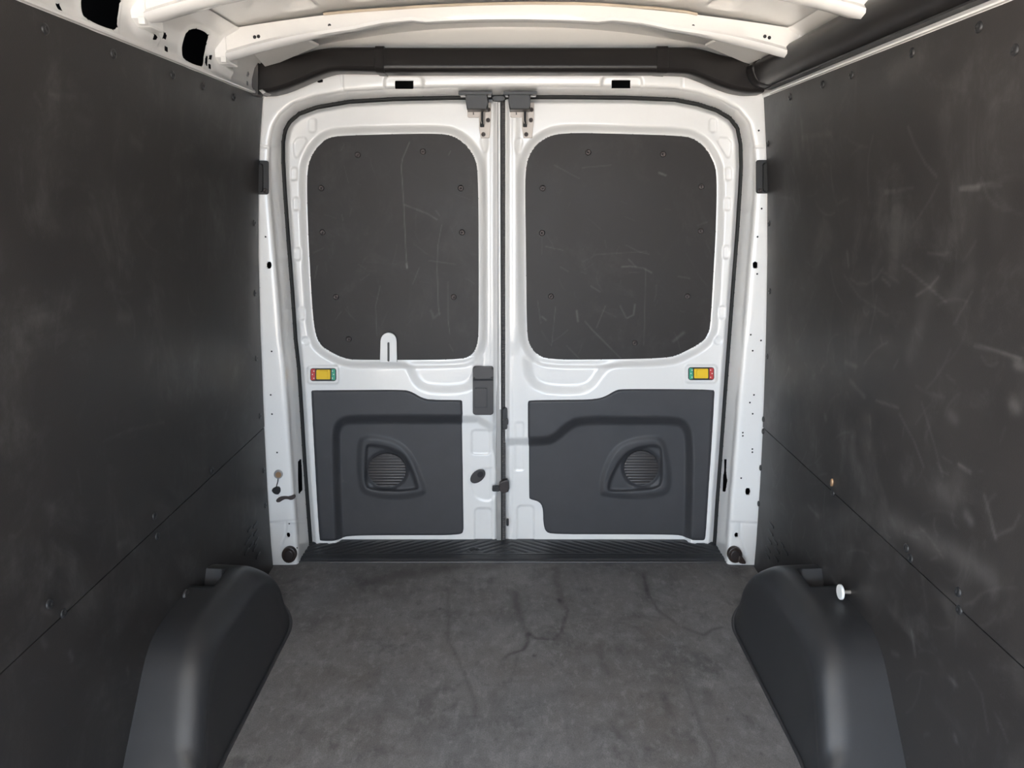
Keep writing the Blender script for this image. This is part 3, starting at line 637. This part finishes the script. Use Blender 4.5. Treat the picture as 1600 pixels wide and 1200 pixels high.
def indicator(door, x0, x1, y0, y1, flip):
    Y = YD - .002; o = blk('lock_indicator', x0, y0, x1, y1, Y, .006, M['black'], door, 3.5, .002)
    part_label(o, 'small lock indicator in red, yellow and green')
    X = (lambda t: x0 + t) if not flip else (lambda t: x1 - t)
    def seg(nm, a, b, ya, yb, t, m, Yb=Y - .006, r=1.0, bv=.0007):
        xa, xb = sorted((X(a), X(b))); return blk(nm, xa, y0 + ya, xb, y0 + yb, Yb, t, m, o, r, bv)
    seg('red_end', 1.2, 7.5, 1.5, 18.6, .001, M['red']); seg('green_end', 33.3, 39.0, 1.5, 18.6, .001, M['green'])
    seg('slider', 9.4, 31.2, 2.6, 17.4, .005, M['yellow'], bv=.0016); seg('slider_grip', 14.5, 27, 4.2, 15, .004, M['yellow'], Y - .011, 1, .0016)
    for a, b in ((5.6, 4.6), (3.4, 9.8), (5.6, 15.8), (34.6, 4.6), (36.4, 9.8), (34.6, 15.6)):
        xa = X(a); plate('dot', ell(xa, y0 + b, .9, .9, n=8), Y - .007, .0004, M['dot'], o)  # pale dots paint small glints on the indicator
indicator(D1, 484.8, 525.4, 575.3, 595.6, False)
indicator(D2, 1075.3, 1116, 573.8, 594, True)

def latch(door, dx, bar):
    Y = YD
    pl_ = plate('top_latch', [(748 + dx, 160), (767.5 + dx, 160), (767 + dx, 190), (764.5 + dx, 215.5), (751 + dx, 215.5), (748.5 + dx, 200)], Y + .004, .015, M['steel'], door, .001)
    part_label(pl_, 'zinc plated latch with a black plastic cover')
    blk('latch_tab', 730.3 + dx, 166, 749 + dx, 183.4, Y + .002, .014, M['steel'], pl_, 2.5, .001)
    plate('tab_notch', [(739 + dx, 174), (740 + dx, 174), (740.8 + dx, 179), (739 + dx, 179.5)], Y - .012, .0006, M['void'], pl_)
    blk('latch_slot', 750 + dx, 170, 756.5 + dx, 198.3, Y - .011, .0006, M['void'], pl_, 1, 0)
    tube('latch_hook', [UY(x + dx, y, Y - .019) for x, y in ((751, 168), (751, 188), (752.4, 193))], .0022, M['steel'], pl_, 8)
    tube('latch_hook', [UY(x + dx, y, Y - .019) for x, y in ((756.3, 168), (756, 186), (756.6, 194))], .0026, M['steel'], pl_, 8)
    blk('latch_pawl', 750.3 + dx, 194.5, 756.5 + dx, 198.5, Y - .011, .008, M['void'], pl_, .6, .0005)
    for x, y in ((763.3, 171.5), (762.6, 187.8), (755.2, 210)): dome('bolt', UY(x + dx, y, Y - .011), (0, -1, 0), .0072, .004, M['bolt'], pl_)
    blk('latch_bar', *bar, 2.625, .030, M['black'], pl_, .8, .001)
    plate('cover_side', [(bar[0] + 2, bar[3]), (bar[2] - 1, bar[3]), (bar[2] - 2, bar[3] + 4), (bar[0] + 4, bar[3] + 4)], 2.64, .012, M['alu'], pl_)
    plate('latch_cover', chaikin([(727 + dx, 146), (762 + dx, 146), (762 + dx, 160), (761.5 + dx, 171), (729.5 + dx, 171), (727.5 + dx, 158)], 0), Y, .092, M['black'], pl_, .004)
latch(D1, 0, (716, 143, 769, 147.5))
latch(D2, 67, (786, 143, 839, 147.5))
blk('header_catch', 769, 150, 789, 157.5, YD + .01, .03, M['black'], wr, 3)

# ------------------------------------------------------------------ sill tread plate
def sill_map(P):
    x, y = P.T; z = np.full(len(P), .007)
    z -= .010 * sst((2.572 - y) / .012)
    z += .0025 * np.exp(-((y - 2.588) / .0035) ** 2) - .002 * np.exp(-((y - 2.597) / .004) ** 2) + .002 * np.exp(-((y - 2.606) / .003) ** 2)
    ph = np.where(x < 0, (x * .62 - (y - 2.65) * 1.0), (x * .62 + (y - 2.65) * 1.0)) / .030
    z -= .0035 * sst((np.abs((ph % 1) - .5) - .30) / .12) * sst((y - 2.612) / .008) * sst((2.722 - y) / .01)
    c = UZ(740, 860, .007)[:2]
    r = np.hypot(x - c[0], (y - c[1])); z += .004 * np.exp(-((r - .020) / .005) ** 2) - .003 * sst((.017 - r) / .006)
    return np.column_stack([x, y, z])
si = relief('sill_plate', rrect(-.80, 2.557, .80, 2.735), sill_map, .0042, M['sill'], skirt=(0, 0, -.03))
tag(si, 'black plastic sill plate with diagonal tread grooves below the rear doors', 'sill plate')
loft('edge_strip', [[(x, 2.551, .0005), (x, 2.552, .0035), (x, 2.560, .0035), (x, 2.561, .0005)] for x in (-.775, .775)], M['handle'], si)

# ------------------------------------------------------------------ black air duct under the roof
YF, YB = 2.43, 2.512
def dring(x, yu, yl, YF=YF, g=0):
    a, b = UY(x, yu - g, YF), UY(x, yl + g, YF); X = (a[0] + b[0]) / 2; hi, lo = a[2], b[2]; YF = YF - g * .001
    m = lo + (hi - lo) * .5
    return [(X, YB, lo), (X, YF + .030, lo), (X, YF + .012, lo + .0015), (X, YF + .004, lo + .006), (X, YF + .000, lo + .013), (X, YF + .001, lo + .020), (X, YF + .005, m), (X, YF + .011, hi - .012), (X, YF + .014, hi - .006), (X, YF + .020, hi - .001), (X, YF + .03, hi), (X, YB, hi)]
duct = loft('air_duct', [dring(x, 72, 112) for x in np.linspace(598, 1030, 14)], M['duct'], smooth=.9)
tag(duct, 'black plastic air duct running over the rear doors and along the roof rail', 'duct')
def stations(tab, n=40):
    t = np.array(tab, float); xs = np.linspace(t[0, 0], t[-1, 0], n); k = np.array([.25, .5, .25])
    u, l = np.interp(xs, t[:, 0], t[:, 1]), np.interp(xs, t[:, 0], t[:, 2])
    for _ in range(4): u[1:-1] = np.convolve(u, k, 'valid'); l[1:-1] = np.convolve(l, k, 'valid')
    return [dring(a, b, c) for a, b, c in zip(xs, u, l)]
loft('duct_elbow', stations([(400, 92, 146), (420, 93, 145), (438, 91, 140), (465, 84, 129), (490, 76, 118), (516, 72, 109.5), (560, 71.5, 110), (588, 71.5, 110.5)]), M['duct'], duct)
loft('duct_elbow', stations([(1040, 71.5, 112), (1080, 71.5, 113.5), (1100, 75, 121), (1125, 83, 132), (1150, 88, 141), (1175, 92, 145.5), (1197, 94, 144)]), M['duct'], duct)
for xa, xb in ((585, 599.5), (1027, 1045)):
    loft('duct_collar', [dring(xa, 71.5, 110.5, g=-.6), dring(xa + .5, 71.5, 110.5, g=1.8), dring(xb - .5, 71.5, 111.6, g=1.8), dring(xb, 71.5, 111.6, g=-.6)], M['duct'], duct)
plate('end_flange', rrect(388.5, 91, 403, 149, 3), 2.47, .05, M['handle'], duct, .006)
plate('end_clip', [(404, 141), (409, 139), (415, 144), (411, 147.5)], 2.47, .055, M['alu'], duct, .002)
x = XT[1]
SEC = [(x + .004, 1.602), (x - .022, 1.601), (x - .046, 1.604), (x - .062, 1.611), (x - .072, 1.622), (x - .079, 1.636), (x - .082, 1.650), (x - .080, 1.660), (x - .074, 1.667), (x - .068, 1.669), (x - .060, 1.674), (x - .02, 1.690), (x + .004, 1.690)]
loft('duct_run', [[(a, y, b) for a, b in SEC] for y in np.linspace(Y0, 2.45, 12)], M['duct'], duct, smooth=.9)
cz = np.mean([b for _, b in SEC]); 
loft('duct_collar', [[(x + (a - x) * k, y, cz + (b - cz) * k) for a, b in SEC] for y, k in ((2.375, 1.0), (2.378, 1.05), (2.447, 1.05), (2.45, 1.0))], M['duct'], duct, smooth=.9)
loft('duct_ledge', [[(x + .002, y, 1.5985), (x - .030, y, 1.5965), (x - .031, y, 1.6005), (x + .002, y, 1.6015)] for y in (Y0, 2.44)], M['black'], duct)

# ------------------------------------------------------------------ wheel arch covers
def arch(side, label):
    ys = np.r_[np.linspace(1.36, 1.72, 37), np.linspace(1.73, 2.0, 24), np.linspace(2.01, 2.275, 32)]
    H = np.interp(ys, [1.36, 1.395, 1.42, 1.585, 1.62, 1.66, 1.72, 1.93, 1.99, 2.04, 2.12, 2.20, 2.26, 2.275], [.004, .008, .035, .238, .264, .276, .281, .281, .272, .252, .195, .115, .022, .004])
    for _ in range(5): H[1:-1] = .25 * H[:-2] + .5 * H[1:-1] + .25 * H[2:]
    rows = []
    for y, Hh in zip(ys, H):
        xi = .683 + .075 * np.clip((y - 2.08) / .19, 0, 1) ** 2 - .012 * np.clip((1.56 - y) / .2, 0, 1)
        r = min(.074, Hh * .75); dr = .030 * Hh / .28; p = [(xi - .010, .0015), (xi - .009, .003), (xi - .001, .0035)]
        for t in np.linspace(0, 1, 9): p.append((xi + dr * t, .003 + (Hh - r - .003) * t))
        for a in np.linspace(0, 90, 13)[1:]: p.append((xi + dr + r * (1 - math.cos(math.radians(a))), Hh - r + r * math.sin(math.radians(a))))
        xw = abs(float(wallx(side, max(Hh, .0)))) + .004
        for t in np.linspace(0, 1, 17)[1:]: p.append((xi + dr + r + (xw - xi - dr - r) * t, Hh + .004 * t))
        q = []
        for X, Z in p:                                        # moulded pocket by the wall
            k = float(sst((X - .792) / .014) * sst((y - 1.860) / .02) * sst((1.965 - y) / .025)); q.append((side * X, y, Z - .045 * k * (Hh > .2)))
        rows.append(q)
    o = loft('wheel_arch_cover', rows, M['arch'], closed=False, smooth=1.2)
    return tag(o, label, 'wheel arch', 'wheel arch covers')
arch(-1, 'black plastic wheel arch cover beside the wall with holes in its rail')
arch(1, 'black plastic wheel arch cover with a white stud in its pocket')
def stud(px, py, X, r, m, m2, label, cat):
    p = UX(px, py, X); sg = np.sign(X)
    o = tag(solid('fixing_stud', [(p[0], p[1] + r * math.cos(t), p[2] + r * math.sin(t)) for t in np.linspace(0, 2 * math.pi, 24, endpoint=False)], (sg * .006, 0, 0), m, None, .0025), label, cat, 'studs in the wheel arch pockets')
    tube('stud_shank', [(p[0] + sg * .004, p[1], p[2]), (abs(wallx(sg, .25)) * sg + sg * .004, p[1], p[2])], .005, m2, o)
    return o
stud(1311, 925, .836, .0195, M['white'], M['steel'], 'round white stud head in the wheel arch pocket', 'stud')
stud(293, 930, -.842, .0155, M['handle'], M['bolt'], 'small dark stud head in the wheel arch pocket', 'stud')
p = UL(1302, 754, 1)
tag(solid('wall_plug', [(p[0] - .007, p[1] + .006 * math.cos(t), p[2] + .011 * math.sin(t)) for t in np.linspace(0, 2 * math.pi, 12, endpoint=False)], (.006, 0, 0), M['copper'], None, .002), 'tiny tan plug in the board seam of the scuffed wall', 'plug')

# ------------------------------------------------------------------ front end behind the camera: unseen low bulkhead, its height set to balance the light
wf = solid('wall_front', [(-1, Y0, -.03), (1, Y0, -.03), (1, Y0, .30), (-1, Y0, .30)], (0, -.03, 0), M['paint'])
tag(wf, 'unseen low white bulkhead before the cab, height set for the light', 'wall', kind='structure')
